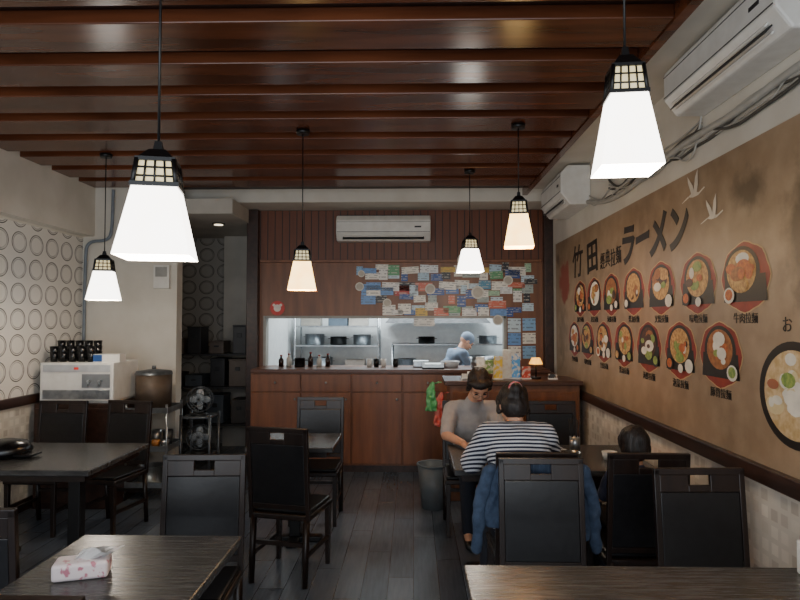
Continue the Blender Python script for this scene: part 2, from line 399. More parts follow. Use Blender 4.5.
# ------------------------------------------------------------ room shell
XR=1.6; XL=-3.4; YB=7.2; ZB=3.02; ZC=3.09; YE=6.7
struct(B().bb(-3.5,1.7,-1,9.8,-.1,0).done('floor',FLOOR))
struct(B().bb(-3.5,1.7,-1,YE,ZC,ZC+.1,0).bb(1.24,XR,-1,YE,ZC-.01,ZC,1).done('ceiling',[CEILD,WHITE]))
b=B(); b.bb(-3.5,XL,-1,6.3,0,.95,0).bb(-3.5,XL,-1,6.3,.95,2.5,1).bb(-3.5,XL,-1,6.3,2.5,ZC,2).bb(XL,-3.28,-1,6.3,2.52,ZC,2)
struct(b.done('wall_left',[MOS_L,RINGS_L,WHITE]))
struct(B().bb(XR,1.7,-1,YB,0,.95,0).bb(XR,1.7,-1,YB,.95,ZC+.1,1).done('wall_right',[MOS_L,WHITE]))
struct(B().bb(-3.5,-2.42,6.3,6.45,0,.95,0).bb(-3.5,-2.42,6.3,6.45,.95,ZC,1).done('wall_alcove',[WHITE,WHITE]))
b=B()
b.bb(-1.8,XR,YB,YB+.12,0,1.1,2).bb(-1.8,-1.72,YB,YB+.12,1.1,1.7,1).bb(1.07,XR,YB,YB+.12,1.1,1.7,1)
b.bb(-1.8,XR,YB,YB+.12,1.7,2.335,1).bb(-1.8,XR,YB-.02,YB+.12,2.335,2.94,0)
struct(b.done('wall_back',[BEAD,PANEL,PANEL]))
struct(B().bb(-1.92,-1.79,YB-.1,YB+.14,0,2.94).done('trim_1',RAIL,bevel=.006))
struct(B().bb(-1.78,1.48,YB-.05,YB,2.33,2.36).done('trim_2',PANEL,bevel=.004))
struct(B().bb(1.5,XR,YB-.12,YB,0,2.94).done('trim_3',RAIL,bevel=.004))
struct(B().bb(-1.9,1.7,9.5,9.6,0,2.7).done('wall_kitchen',TILE))
struct(B().bb(-1.94,-1.8,7.34,9.6,0,2.9).done('wall_kitchen_side',TILE))
struct(B().bb(XR,1.7,7.2,9.6,0,2.9).done('wall_kitchen_end',TILE))
struct(B().bb(-1.94,1.7,7.32,9.6,2.7,2.8).done('ceiling_kitchen',TILE))
struct(B().bb(-3.5,1.7,YE,YB+.12,2.945,ZC+.1).done('trim_4',WHITE))
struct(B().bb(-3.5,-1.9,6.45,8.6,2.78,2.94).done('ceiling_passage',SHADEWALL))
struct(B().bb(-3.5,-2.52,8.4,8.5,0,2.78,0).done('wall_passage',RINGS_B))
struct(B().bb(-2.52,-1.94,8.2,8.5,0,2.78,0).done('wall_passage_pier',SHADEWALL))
struct(B().bb(-3.5,-3.4,6.45,8.5,0,2.78,0).done('wall_passage_side',RINGS_L))
struct(B().bb(1.555,XR,-1,6.95,.92,1.0).done('trim_5',RAIL,bevel=.006))
struct(B().bb(XL,-3.36,-1,6.3,.92,1.0).done('trim_6',RAIL,bevel=.006))
struct(B().bb(1.58,XR,-1,YB-.1,0,.1).done('baseboard_right',RAIL))
struct(B().bb(XL,-3.38,-1,6.3,0,.1).done('baseboard_left',RAIL))
struct(B().bb(1.185,1.235,-1,YE,ZB-.01,ZC).done('trim_7',BEAM))
struct(B().bb(-1.71,1.05,YB+.001,YB+.13,1.1,1.125).done('trim_8',PANEL))

bm0=None
y=.66
while y<YE-.15:
    if bm0 is None:
        bm0=B().bb(-3.28,1.184,-.15,.15,0,.069).done('ceiling_beam',BEAM,loc=(0,y,ZB),bevel=.006); o=bm0
    else:
        o=bm0.copy(); COL.objects.link(o); o.location=(0,y,ZB)
    top(o,'long varnished brown wooden beam across the ceiling','ceiling beam','ceiling beams'); y+=.455

b=B(); b.bb(-1.72,1.07,YB-.02,YB+.12,1.68,1.71).bb(-1.74,-1.71,YB-.02,YB+.12,1.13,1.71).bb(1.05,1.08,YB-.02,YB+.12,1.13,1.71)
struct(b.done('window_1',M('hatch_frame','#9c9a92',.4)))

# ------------------------------------------------------------ service counter cabinets
def cabinet(x0):
    w=.555; e=empty('base_cabinet',(x0+w/2,6.98,0))
    B().bb(-w/2,w/2,-.19,.2,.08,1.08,0).bb(-w/2,w/2,-.15,.2,0,.08,1).done('body',[PANEL,RAIL],e)
    d=B().bb(-w/2+.006,w/2-.006,-.21,-.19,.88,1.07).done('drawer',DOORW,e,bevel=.004)
    B().cyl((0,-.21,.98),(0,-.225,.98),.008).ell((0,-.23,.98),.013).done('knob',STEEL,d)
    d=B().bb(-w/2+.006,w/2-.006,-.21,-.19,.1,.87).done('door',DOORW,e,bevel=.004)
    B().cyl((w/2-.06,-.21,.8),(w/2-.06,-.225,.8),.008).ell((w/2-.06,-.23,.8),.013).done('knob',STEEL,d)
    return e
c0=cabinet(-1.78)
for i in range(6):
    o=c0 if i==0 else dup(c0,(-1.78+.555*i+.2775,6.98,0))
    top(o,'red-brown wooden base cabinet with a drawer above a door','cabinet','counter cabinets')
top(B().bb(-1.77,1.48,6.74,7.195,1.085,1.125).done('worktop',M('worktop_laminate','#5f3a28',.3),bevel=.005),'long brown serving worktop under the kitchen hatch','worktop')

# ------------------------------------------------------------ furniture
def chair_proto():
    e=empty('dining_chair')
    s=B().bb(-.205,.205,-.2,.22,.40,.435).done('seat',DARKW,e,bevel=.008)
    B().bb(-.195,.195,-.17,.21,.436,.46).done('cushion',PADM,s,bevel=.01)
    for x in (-.18,.18):
        bb=B(); bb.frus(0,.028,.40,.036); bb.done('leg',DARKW,e,(x,.195,0),bevel=.003)
        bb=B(); bb.cyl((0,-.03,0),(0,0,.42),.021,.024,4); bb.done('leg',DARKW,e,(x,-.185,0))
    for x in (-.18,.18): B().bb(x-.009,x+.009,-.19,.18,.17,.195).done('stretcher',DARKW,e)
    B().bb(-.17,.17,-.2,-.18,.24,.265).done('stretcher',DARKW,e)
    k=B()
    for x in (-.192,.192): k.bb(x-.013,x+.013,-.013,.013,-.02,.56)
    k.bb(-.18,.18,-.01,.01,.05,.08)
    k.bb(-.205,.205,-.013,.013,.535,.565)
    k.bb(-.18,-.05,-.011,.011,.46,.536).bb(.05,.18,-.011,.011,.46,.536).bb(-.051,.051,-.011,.011,.46,.49)
    r=k.done('backrest',DARKW,e,(0,-.19,.42),(math.radians(5),0,0),bevel=.003)
    B().bb(-.178,.178,-.01,.01,.081,.459).done('back_pad',PADM,r,bevel=.003)
    return e
CH=chair_proto()
chairs=[(-1.03,2.87,pi+.05,'behind a tissue pack table'),
 (-.80,4.12,-.22,'pulled out at an angle'),
 (-.81,5.22,pi,'beyond the small table'),
 (-2.93,4.93,pi,'near the drinks stand'),
 (-2.42,4.95,pi-.2,'turned slightly, near a trolley'),
 (-1.64,2.42,.1,'beside a tissue pack'),
 (-1.0,1.74,0,'tucked under its table'),
 (.62,2.82,pi,'before a denim jacket'),
 (1.30,2.63,pi+.03,'beside the mural wall'),
 (1.19,3.42,0,'seating a small child'),
 (.625,3.42,0,'seating the striped person'),
 (.45,5.0,pi,'seating the grey-shirted person'),
 (1.15,5.0,pi,'empty at the occupied table')]
for i,(x,y,r,l) in enumerate(chairs):
    o=CH if i==0 else dup(CH)
    o.location=(x,y,0); o.rotation_euler=(0,0,r)
    top(o,'dark wooden chair with black pad, '+l,'chair','dining chairs')

def table(x0,x1,y0,y1,label,cols=1):
    w=x1-x0; d=y1-y0; e=empty('dining_table',((x0+x1)/2,(y0+y1)/2,0))
    B().bb(-w/2,w/2,-d/2,d/2,.715,.75).done('table_top',TABW,e,bevel=.006)
    B().bb(-w/2+.05,w/2-.05,-d/2+.05,d/2-.05,.67,.715).done('apron',DARKW,e)
    xs=[0] if cols==1 else [-w/2+.3,w/2-.3]
    for x in xs:
        B().bb(-.04,.04,-.04,.04,.04,.67).done('column',BLACK,e,(x,0,0),bevel=.005)
        B().bb(-.04,.04,-d/2+.12,d/2-.12,0,.04).bb(-.2,.2,-.04,.04,0,.04).done('foot',BLACK,e,(x,0,0),bevel=.008)
    top(e,label,'table'); return e
table(-1.386,-.718,1.8,2.62,'small dark wood-grain dining table with a tissue pack on it')
table(.185,1.5,1.63,2.33,'long dark wood-grain dining table beside the mural wall',2)
table(-3.15,-1.95,3.72,4.57,'long dark wood-grain dining table against the ring wallpaper',2)
table(-1.2,-.57,4.42,5.0,'small dark dining table in front of the serving counter')
table(.25,1.5,3.78,4.57,'dark dining table where three people are sitting',2)

# ------------------------------------------------------------ pendant lamps
def lamp(x,y,bz,s,label,rz,warm=False,pw=9,hf=1.0):
    s=s/.22; v=s*hf; h=.34*v
    e=empty('pendant_lamp',(x,y,bz),rz); zc=ZB-bz
    B().cyl((0,0,zc-.03),(0,0,zc),.045,.05).done('canopy',BLACK,e)
    B().cyl((0,0,h),(0,0,zc-.03),.004,seg=8).done('cord',BLACK,e)
    sh=SHADEW if warm else SHADE
    k=B(); k.frus(0,.22*s,.205*v,.13*s,0,(False,True)); k.frus(.001,.21*s,.2*v,.123*s,0,(False,True))
    k.done('lamp_shade',sh,e)
    B().frus(.206*v,.12*s,.275*v,.10*s).done('lattice_paper',GLOWY,e)
    k=B(); z0,z1=.203*v,.278*v
    k.frus(z0-.006*s,.143*s,z0+.008*s,.143*s); k.frus(z1-.006*s,.118*s,z1+.006*s,.118*s)
    for q in range(4):
        R=Matrix.Rotation(q*pi/2,4,'Z')
        for u in (-1,-.5,0,.5,1):
            a=R@Vector((u*.063*s,-.064*s,z0)); c=R@Vector((u*.053*s,-.054*s,z1)); k.cyl(a,c,(.008 if abs(u)==1 else .0036)*s,seg=6)
        for t in (.33,.67):
            zm=z0+(z1-z0)*t; wv=.063-.01*t
            a=R@Vector((-wv*s,-(wv+.001)*s,zm)); c=R@Vector((wv*s,-(wv+.001)*s,zm)); k.cyl(a,c,.0034*s,seg=6)
    k.frus(z1+.006*s,.105*s,z1+.035*v,.05*s); k.frus(z1+.035*v,.03*s,h,.02*s)
    k.done('lattice_frame',BLACK,e)
    L=bpy.data.lights.new('bulb','POINT'); L.energy=pw; L.color=(1,.88,.72) if not warm else (1,.7,.42); L.shadow_soft_size=.04
    lo=bpy.data.objects.new('bulb_light',L); COL.objects.link(lo); lo.parent=e; lo.location=(0,0,-.02)
    top(e,label,'lamp','pendant lamps'); return e
lamp(-.73,1.75,1.83,.2,'large glowing square paper pendant with black lattice collar',.22,hf=1.08)
lamp(.64,1.86,2.10,.176,'glowing square paper pendant hanging near the air conditioner',-.1,hf=1.38)
lamp(-.79,4.4,1.87,.2,'warm glowing paper pendant over the small middle table',.15,True,hf=1.12)
lamp(.735,4.3,2.16,.2,'warm glowing paper pendant over the seated people',-.15,True,hf=1.25)
lamp(.515,5.6,2.09,.215,'glowing paper pendant near the card-covered panel',.1,hf=1.08)
lamp(-2.52,5.0,1.82,.235,'glowing paper pendant near the ring wallpaper',.3,hf=1.1)

# ------------------------------------------------------------ air conditioners
DK=M('dark_vent','#23262a',.5)
def ac(w,label,loc,rz,d=.22,h=.29):
    e=empty('air_conditioner',loc,rz)
    k=B(); pr=[(0,0),(0,h),(-d*.75,h),(-d,h*.8),(-d,h*.3),(-d*.7,.0)]
    va=[k.bm.verts.new((-w/2,p[0],p[1])) for p in pr]; vb=[k.bm.verts.new((w/2,p[0],p[1])) for p in pr]
    n=len(pr)
    for i in range(n): k.bm.faces.new((va[i],va[(i+1)%n],vb[(i+1)%n],vb[i]))
    k.bm.faces.new(va); k.bm.faces.new(vb)
    k.done('casing',WHITE_T,e,bevel=.012)
    B().box((0,-d*.87,h*.14),(w*.86,.006,h*.24),Euler((-.72,0,0))).done('air_outlet',DK,e)
    B().box((0,-d*.93,h*.17),(w*.84,.008,h*.07),Euler((-.72,0,0))).done('louver',WHITE_T,e)
    B().box((0,-d*.82,h*.06),(w*.84,.008,h*.05),Euler((-.72,0,0))).done('louver',WHITE_T,e)
    k=B()
    for i in range(5): k.bb(-w*.42,w*.42,-d*.7+i*.028,-d*.7+i*.028+.01,h,h+.004)
    k.done('intake_grille',DK,e)
    B().bb(-w/2+.01,w/2-.01,-d-.003,-d+.001,h*.33,h*.345).bb(-w/2+.01,w/2-.01,-d-.003,-d+.001,h*.72,h*.73).done('panel_seam',DK,e)
    B().bb(w*.33,w*.4,-d-.003,-d,h*.5,h*.56).done('display',DK,e)
    top(e,label,'air conditioner'); return e
ac(1.05,'white split air conditioner mounted above the food mural',(XR,2.88,2.77),-pi/2)
ac(.85,'white split air conditioner at the far end of the mural wall',(XR,6.0,2.70),-pi/2,.27,.36)
ac(1.07,'white split air conditioner mounted on dark wooden panelling',(-.335,YB-.02,2.56),0)
PIPE=M('grey_conduit','#b4b1a9',.55); CABL=M('dark_cable','#4a4844',.6)
def pipe(pts,r,m,l): return top(curve('cable' if m is CABL else 'pipe',pts,r,m),l,'cable' if m is CABL else 'pipe')
pipe([(1.575,1.9,2.68),(1.575,2.5,2.70),(1.575,3.0,2.66),(1.575,3.5,2.68),(1.575,4.0,2.66),(1.575,4.6,2.6),(1.575,5.2,2.63),(1.57,5.57,2.72)],.019,PIPE,'silver wrapped refrigerant pipe running along the wall')
pipe([(1.585,1.8,2.72),(1.585,2.3,2.63),(1.585,2.9,2.72),(1.585,3.4,2.62),(1.585,4.0,2.72),(1.585,4.9,2.66)],.011,PIPE,'thin pale pipe under the wall air conditioner')
pipe([(1.58,3.39,2.79),(1.58,3.45,2.6),(1.58,3.6,2.56),(1.58,3.75,2.66),(1.58,4.2,2.68)],.006,PIPE,'short pale hose looping under the air conditioner')
rr=random.Random(4)
for q in range(8):
    y0=1.8 if q<4 else 3.41
    pts=[(1.588,y0,2.62+.02*q)]; yy=y0; yend=4.6 if q<4 else 5.2
    while yy<yend:
        yy+=rr.uniform(.18,.4); pts.append((1.588-.003*(q%4),yy,2.66+rr.uniform(-.07,.07)))
    pts.append((1.588,yend+.42,2.72+rr.uniform(-.03,.08)))
    pipe(pts,rr.choice([.004,.005,.008]),[CABL,PIPE][q%3!=0],['thin dark cable tangled along the wall top','thin pale hose tangled along the wall top'][q%3!=0])
pipe([(-3.36,6.27,1.3),(-3.36,6.27,2.3),(-3.34,6.27,2.47),(-3.12,6.27,2.47),(-3.08,6.27,2.6),(-3.08,6.27,3.0)],.016,M('bluegrey_conduit','#78828c',.5),'blue-grey conduit bending up the white wall')
top(B().bb(-2.64,-2.48,6.24,6.3,1.98,2.22).bb(-2.62,-2.5,6.235,6.24,2.1,2.2,1).done('junction_box',[WHITE_T,M('box_grey','#a0a09c',.5)],bevel=.008),'small white plastic control box on the white wall','box')
top(B().cyl((-2.25,7.1,2.765),(-2.25,7.1,2.78),.07).cyl((-2.25,7.1,2.76),(-2.25,7.1,2.766),.05,m=1).done('downlight',[BLACK,M('downlight_glow','#fff0d0',.5,em=3)]),'round recessed downlight in the passage ceiling','lamp')

# ------------------------------------------------------------ mural
mu=B().bb(1.585,1.6,1.0,6.9,1.0,2.5).done('mural',mural_mat())
top(mu,'brown printed food mural with ramen bowls and brush lettering','mural')
PR=M('print_dark_red','#98301f',.5,c2='#7c2018'); PB=M('print_black','#1a1412',.5); PN=M('print_noodle','#d8ae68',.5,c2='#a0703c',scale=45)
PG=M('print_green','#6a8a40',.5,c2='#9caa55',scale=50); PO=M('print_orange','#cc7434',.5,c2='#a84c26',scale=50); PW=M('print_white','#ece6d8',.5); PT=M('print_trim','#c8a878',.5)
PD=M('print_dark_broth','#5a3420',.5,c2='#3c2216',scale=40); PC=M('print_curry','#b0703a',.5,c2='#8a5028',scale=40)
INK=M('ink_brush','#1a100b',.5)
def disc(k,cy,cz,r,x,m,seg=28,ry=1,wob=0):
    k.poly([(x,cy+r*ry*math.cos(2*pi*i/seg)*(1+wob*math.cos(i*2*pi/seg*8)),cz+r*math.sin(2*pi*i/seg)*(1+wob*math.cos(i*2*pi/seg*8))) for i in range(seg)][::-1],m)
def dish(cy,cz,r,seed,ry=1.28):
    rr=random.Random(seed); k=B(); x=1.583
    disc(k,cy,cz,r*1.02,x,6,32,1.0,.03); disc(k,cy,cz,r*.98,x-.0008,0,32,1.0,.03)
    k.poly([(x-.0015,cy-r*.9,cz-r*.7),(x-.0015,cy+r*.9,cz-r*.7),(x-.0015,cy+r*.84,cz+r*.05),(x-.0015,cy-r*.84,cz+r*.05)],1)
    ox=rr.choice([0,0,-.12,.12])*r
    disc(k,cy+ox,cz+r*.14,r*.76,x-.002,1,28,1,0)
    disc(k,cy+ox,cz+r*.17,r*.62,x-.003,rr.choice([2,7,8,2,2,4]),24)
    for i in range(9):
        a=rr.uniform(0,6.28); q=rr.uniform(.08,.46)*r
        disc(k,cy+ox+q*math.cos(a),cz+r*.17+q*math.sin(a),r*rr.uniform(.08,.24),x-.004-i*.0004,rr.choice([3,5,4,2,7,8,5]),12,rr.uniform(.6,1.6))
    for s in rr.choice([(-1,1),(-1,1),(1,),(-1,)]):
        disc(k,cy+s*r*.62,cz-r*.5,r*.24,x-.008,rr.choice([4,1]),14); disc(k,cy+s*r*.62,cz-r*.48,r*.17,x-.0088,rr.choice([2,5,3,4]),12)
    if rr.random()<.5: disc(k,cy-r*.1,cz-r*.62,r*.16,x-.008,4,12)
    for v in k.bm.verts: v.co.y=cy+(v.co.y-cy)*ry
    return k.done('dish_picture',[PR,PB,PN,PG,PW,PO,PT,PD,PC],mu)
ROT=(pi/2,0,-pi/2)
names=['牛肉拉麵','味噌拉麵','叉燒拉麵','醬油拉麵','海鮮拉麵','泡菜拉麵','豚骨拉麵']
for i,yy in enumerate([2.99,3.48,3.99,4.48,4.98,5.45,5.9]):
    dish(yy,1.86,.168,i)
    text('lettering',names[i],.055,(1.583,yy,1.66),ROT,INK,mu)
for i,yy in enumerate([3.24,3.72,4.21,4.70,5.19,5.67,6.12]):
    dish(yy,1.475,.168,20+i)
    text('lettering',names[-i-1],.055,(1.583,yy,1.275),ROT,INK,mu)
k=B(); x=1.583; cy,cz=2.62,1.34
disc(k,cy,cz,.225,x,1,40); disc(k,cy,cz,.188,x-.002,2,40)
rr=random.Random(3)
for i in range(34):
    a=rr.uniform(0,6.28); q=rr.uniform(0,.15); disc(k,cy+q*math.cos(a),cz+q*math.sin(a),rr.uniform(.014,.042),x-.0025-i*.00015,rr.choice([3,4,0,5,0,5,0]),12,rr.uniform(.6,1.8))
for v in k.bm.verts: v.co.y=cy+(v.co.y-cy)*1.15
k.done('bowl_picture',[PW,PB,M('print_broth','#d9c096',.5,c2='#bf9c68',scale=30),PG,M('print_meat','#b06a4a',.5),M('print_egg','#e2cfa0',.5)],mu)
text('lettering','竹',.33,(1.583,6.0,2.2),ROT,INK,mu,offset=.003,sx=1.15,tilt=.1); text('lettering','田',.31,(1.583,5.5,2.2),(pi/2,-.06,-pi/2),INK,mu,offset=.007,sx=1.15)
for i,c in enumerate('經典拉麵'): text('lettering',c,.15,(1.583,5.2-.135*i,2.14+.01*(i%2)),ROT,INK,mu,sx=.85,offset=.0005)
for c,yy,zz,sz,rt in (('ラ',4.60,2.19,.33,.05),('ー',4.31,2.2,.3,-.08),('メ',4.03,2.19,.33,.04),('ン',3.73,2.19,.31,-.05)): text('lettering',c,sz,(1.583,yy,zz),(pi/2,rt,-pi/2),INK,mu,sx=.95,offset=.011,tilt=.12)
text('lettering','お',.075,(1.583,2.66,1.63),ROT,INK,mu)
def crane(cy,cz,s):
    k=B(); x=1.582
    P=lambda l,d:k.poly([(x-d,cy-a*s,cz+c*s) for a,c in l],0)
    P([(-.5,.0),(-.1,.12),(.35,.02),(.75,.14),(.8,.09),(.3,-.07),(-.1,-.08)],0)
    P([(-.05,.05),(.1,.6),(.3,.85),(.3,.3),(.2,.0)],.001)
    P([(-.2,.05),(-.45,.5),(-.5,.75),(-.1,.35),(.05,.05)],.0015)
    P([(-.45,.02),(-.95,-.12),(-.95,-.15),(-.4,-.04)],.002)
    k.done('crane_picture',[M('print_crane','#e6dccb',.5)],mu)
crane(3.50,2.36,.16); crane(3.29,2.2,.14)

# ------------------------------------------------------------ cards on the panel
pal=['#e8e6de','#f0ece2','#3a6cb0','#8ab4d8','#b63a32','#d8b450','#5a9c6c','#f2eee4','#a8b4b0','#2f5296','#eceae4','#b4d0e0','#e8e4d8','#4f8fb0','#e4e2dc','#2c2e34','#e8e6de','#6f9cd4','#c8dce6','#a8c8a8','#e6eaea','#d06a50']
cm=[]
for i,c in enumerate(pal):
    k=N('card_print_%d'%i); xx=k.xyz()
    a=k.math('LESS_THAN',k.math('FRACT',k.math('DIVIDE',xx[2],.3)),.35); bb_=k.math('GREATER_THAN',k.noise(6,(1,1,.3)),.5)
    fr=k.math('MULTIPLY',a,bb_)
    d=lin('#4a4a56') if sum(lin(c)[:3])>.9 else lin('#d8d0c0')
    k.l(k.mix(k.math('MULTIPLY',fr,.6),lin(c),d),k.b.inputs['Base Color']); k.b.inputs['Roughness'].default_value=.4
    o=B().bb(-.5,.5,-.002,.002,-.5,.5).done('cardproto',k.m); cm.append(o.data); bpy.data.objects.remove(o)
def card(x,z,w,h,ci,tilt,y=YB-.004):
    o=bpy.data.objects.new('business_card',cm[ci]); COL.objects.link(o); o.location=(x,y,z); o.scale=(w,1,h); o.rotation_euler=(0,tilt,0)
    top(o,'small printed card stuck on the wooden panel','card','cards on the panel')
rr=random.Random(31)
n=0
for r in range(7):
    z=2.265-r*.09
    xs=-.66+rr.uniform(0,.12)+(.2 if r==5 else 0)+(.3 if r==6 else 0)
    while xs<1.33:
        w=rr.choice([.075,.1,.13,.14,.15,.17,.2]); h=rr.choice([.06,.08,.09,.1,.12])
        if w<.11: h=rr.choice([.1,.13])
        if not(rr.random()<.09): n+=1; card(xs+w/2,max(1.75,z+rr.uniform(-.04,.03)),w,h,rr.randrange(len(pal)),rr.choice([0,0,0,rr.uniform(-.06,.06)]),YB-.0025-.0042*(n%3))
        xs+=w+rr.uniform(-.02,.03)
for z,c,h in ((1.60,18,.16),(1.44,17,.14),(1.28,7,.16)):
    card(1.17,z,.15,h,c,.01); card(1.34,z+.01,.15,h*.9,[20,3,12][int(h*100)%3],-.02)
card(.13,1.635,.24,.09,0,0,YB-.024)
for (x,z,r) in ((-.62,2.05,.05),(-.6,2.2,.04),(.98,1.66,.06),(.63,2.34,.12),(.2,2.02,.06),(1.1,2.12,.055),(-.3,1.86,.05),(.75,1.98,.075)):
    yy=YB-.013 if r<.1 else YB-.051
    top(B().cyl((x,yy-.008,z),(x,yy,z),r,seg=28).cyl((x,yy-.010,z),(x,yy-.007,z),r*.75,seg=24,m=1).done('round_sticker',[M('sticker_white','#e4e0d4',.5),M('sticker_tan','#c4bdb0',.5)]),'round pale disc on the wooden panel','sticker')
x,z,r=-1.58,1.80,.085; yy=YB
k=B().cyl((x,yy-.01,z),(x,yy,z),r,seg=28); k.cyl((x,yy-.012,z),(x,yy-.009,z),r*.5,seg=20,m=1); k.cyl((x-.04,yy-.012,z+.035),(x-.04,yy-.009,z+.035),r*.2,seg=14,m=1); k.cyl((x+.04,yy-.012,z+.035),(x+.04,yy-.009,z+.035),r*.2,seg=14,m=1)
top(k.done('round_sign',[M('sign_red','#d2423c',.5),M('sign_white','#f0e6dc',.5)]),'round pink-red sign with a pale emblem','sign')

# ------------------------------------------------------------ kitchen interior
def shelfunit(x0,x1,y0,y1,zs,label,posts=2.2,m=STEEL):
    e=empty('steel_shelf',((x0+x1)/2,(y0+y1)/2,0)); w=x1-x0; d=y1-y0
    for x in (-w/2,w/2):
        for yy in (-d/2,d/2): B().cyl((x,yy,0),(x,yy,posts),.014).done('post',m,e)
    for z in zs: B().bb(-w/2,w/2,-d/2,d/2,z-.02,z).done('shelf_board',m,e,bevel=.003)
    top(e,label,'shelf'); return e
shelfunit(-1.7,-.5,8.9,9.4,[.9,1.3,1.58],'stainless steel kitchen shelving holding pots and boxes')
shelfunit(-.3,1.4,8.95,9.4,[.9,1.32],'stainless steel prep table with an upper shelf',1.32)
e=empty('range_hood',(.35,9.1,1.62))
B().frus(0,1.5,.3,.9,0,(True,True),.7,.5).done('canopy',STEEL,e); B().bb(-.2,.2,-.15,.15,.3,1.06).done('duct',STEEL,e)
top(e,'stainless steel extractor hood in the kitchen','extractor hood')
def pot(x,y,z,r,h,m,label,name='cooking_pot',cat='pot'):
    e=empty(name,(x,y,z)); B().lathe([(0,0),(r*.95,0),(r,.01),(r,h),(r*1.04,h),(r*.97,h-.005),(r*.96,.012),(0,.012)]).done('pot_body',m,e)
    for s in (-1,1): B().torus((s*(r+.01),0,h*.75),.02,.005,'Z',seg=12,k=6).done('handle',m,e)
    top(e,label,cat)
pot(-1.45,9.15,1.3,.14,.16,STEEL,'steel stock pot on a kitchen shelf'); pot(-1.1,9.15,1.3,.12,.12,BLACK,'dark pot on a kitchen shelf')
pot(-.75,9.15,1.3,.13,.15,STEEL,'small steel pot on a kitchen shelf'); pot(-1.35,9.1,.9,.17,.22,STEEL,'wide steel pot on the lower kitchen shelf')
pot(-.1,9.1,.9,.15,.2,STEEL,'steel pot on the prep table'); pot(.95,9.1,.9,.17,.25,STEEL,'tall steel pot on the prep table'); pot(.2,9.15,1.32,.12,.1,BLACK,'dark pan on the upper shelf'); pot(1.1,9.15,1.32,.13,.12,STEEL,'steel bowl pot on the upper shelf')
for i,(x,z,c) in enumerate([(-1.5,1.58,'#a8a49a'),(-1.1,1.58,'#5a6a78'),(-.8,1.58,'#b0aca4'),(-.85,.9,'#d0ccc4')]):
    top(B().bb(x-.14,x+.14,9.05,9.3,z,z+.16).bb(x-.145,x+.145,9.045,9.305,z+.16,z+.18).done('storage_box',M('boxmat%d'%i,c,.6),bevel=.005),'plastic storage box with lid on kitchen shelf','box')
def bottle(x,y,z,h,r,m,label):
    e=B().lathe([(0,0),(r,0),(r,h*.6),(r*.45,h*.78),(r*.4,h)]+[(0,h)]).done('bottle',m,None,(x,y,z)); B().cyl((0,0,h*.93),(0,0,h*1.04),r*.48).done('bottle_cap',M('red_cap','#8a2a20',.4),e)
    top(e,label,'bottle')
for i,x in enumerate([-1.52,-1.43,-1.18,-1.08,-.98]):
    bottle(x,7.14,1.126,.13+.015*(i%3),.03,[M('soy_brown','#2b1710',.2),M('sauce_white','#c8c4ba',.4)][i%2],'sauce bottle on the serving ledge')
def cup(x,y,z,r,h,m,label,name='cup'):
    o=B().lathe([(0,0),(r*.8,0),(r,h),(r*.92,h),(r*.74,.008),(0,.008)]).done(name,m,None,(x,y,z)); top(o,label,name.replace('_',' ')); return o
for i,x in enumerate([-.5,-.42,-.34,-.2]):
    cup(x,7.12,1.126,.035,.09,[WHITE_T,BLACK][i%2],'small cup on the serving ledge')
pot(-1.3,7.11,1.126,.06,.1,BLACK,'small dark pot on the serving ledge')
top(B().bb(.0,.18,7.04,7.18,1.126,1.2).done('food_tray',STEEL,bevel=.01),'shallow steel tray on the serving ledge','tray')
cup(.42,7.06,1.126,.11,.07,M('bowl_white','#cfd3d8',.3),'wide white bowl on the serving ledge','bowl')
cup(.72,7.06,1.126,.08,.12,STEEL,'steel container on the serving ledge','bowl')
e=empty('rice_cooker',(.98,7.62,.0)); B().bb(-.2,.2,-.15,.15,0,.95).done('stand',STEEL,e); B().lathe([(0,.95),(.16,.95),(.17,1.15),(.12,1.22),(0,1.23)]).done('cooker_body',DSTEEL,e); top(e,'steel rice cooker on a stand in the kitchen','rice cooker')

# ------------------------------------------------------------ cashier desk and things on it
e=empty('cashier_desk',(.97,6.0,0))
B().bb(-.63,.56,-.25,.25,0,1.06).done('body',PANEL,e,bevel=.004)
B().bb(-.68,.58,-.3,.28,1.06,1.10).done('desk_top',M('desk_top_wood','#4f3020',.35),e,bevel=.005)
B().bb(-.6,.0,-.262,-.25,.08,1.0).done('front_panel',DOORW,e,bevel=.006); B().bb(.03,.54,-.262,-.25,.08,1.0).done('front_panel',DOORW,e,bevel=.006)
top(e,'brown wooden cashier desk with panelled front','desk')
e=empty('table_lamp',(1.17,5.95,1.10))
B().cyl((0,0,0),(0,0,.02),.05).cyl((0,0,.02),(0,0,.17),.008).done('base',BLACK,e); B().lathe([(.065,.14),(.04,.2),(0,.2)]).done('lamp_shade',M('yellow_glow','#ffb84a',.5,em=2.2),e); top(e,'small desk lamp with a glowing yellow shade','lamp')
rr=random.Random(5)
for i,(x,c,h) in enumerate([(.5,'#d9d5cb',.05),(.62,'#e8e4d8',.12),(.72,'#7a9a5a',.18),(.8,'#e0c040',.22),(.89,'#d8d8d0',.28),(.98,'#4f96d0',.24),(1.32,'#2c2c30',.05),(1.07,'#c04a38',.12),(.66,'#e6e2da',.2),(.76,'#d8d0b8',.1),(.94,'#e8e8e0',.16)]):
    m=M('leaflet%d'%i,c,.5,c2='#d0cac0',scale=25,lo=.5,hi=.6)
    k=B(); k.box((0,0,h/2),(.08,.02,h),Euler((.12,0,0)),0).bb(-.045,.045,-.03,.05,0,.012,1)
    top(k.done('leaflet_stand',[m,WHITE_T],None,(x,(5.9 if i<8 else 6.12)+rr.uniform(-.03,.05),1.10),(0,0,rr.uniform(-.3,.3)),bevel=.002),'upright leaflets in a small stand on the cashier desk','leaflet stand')
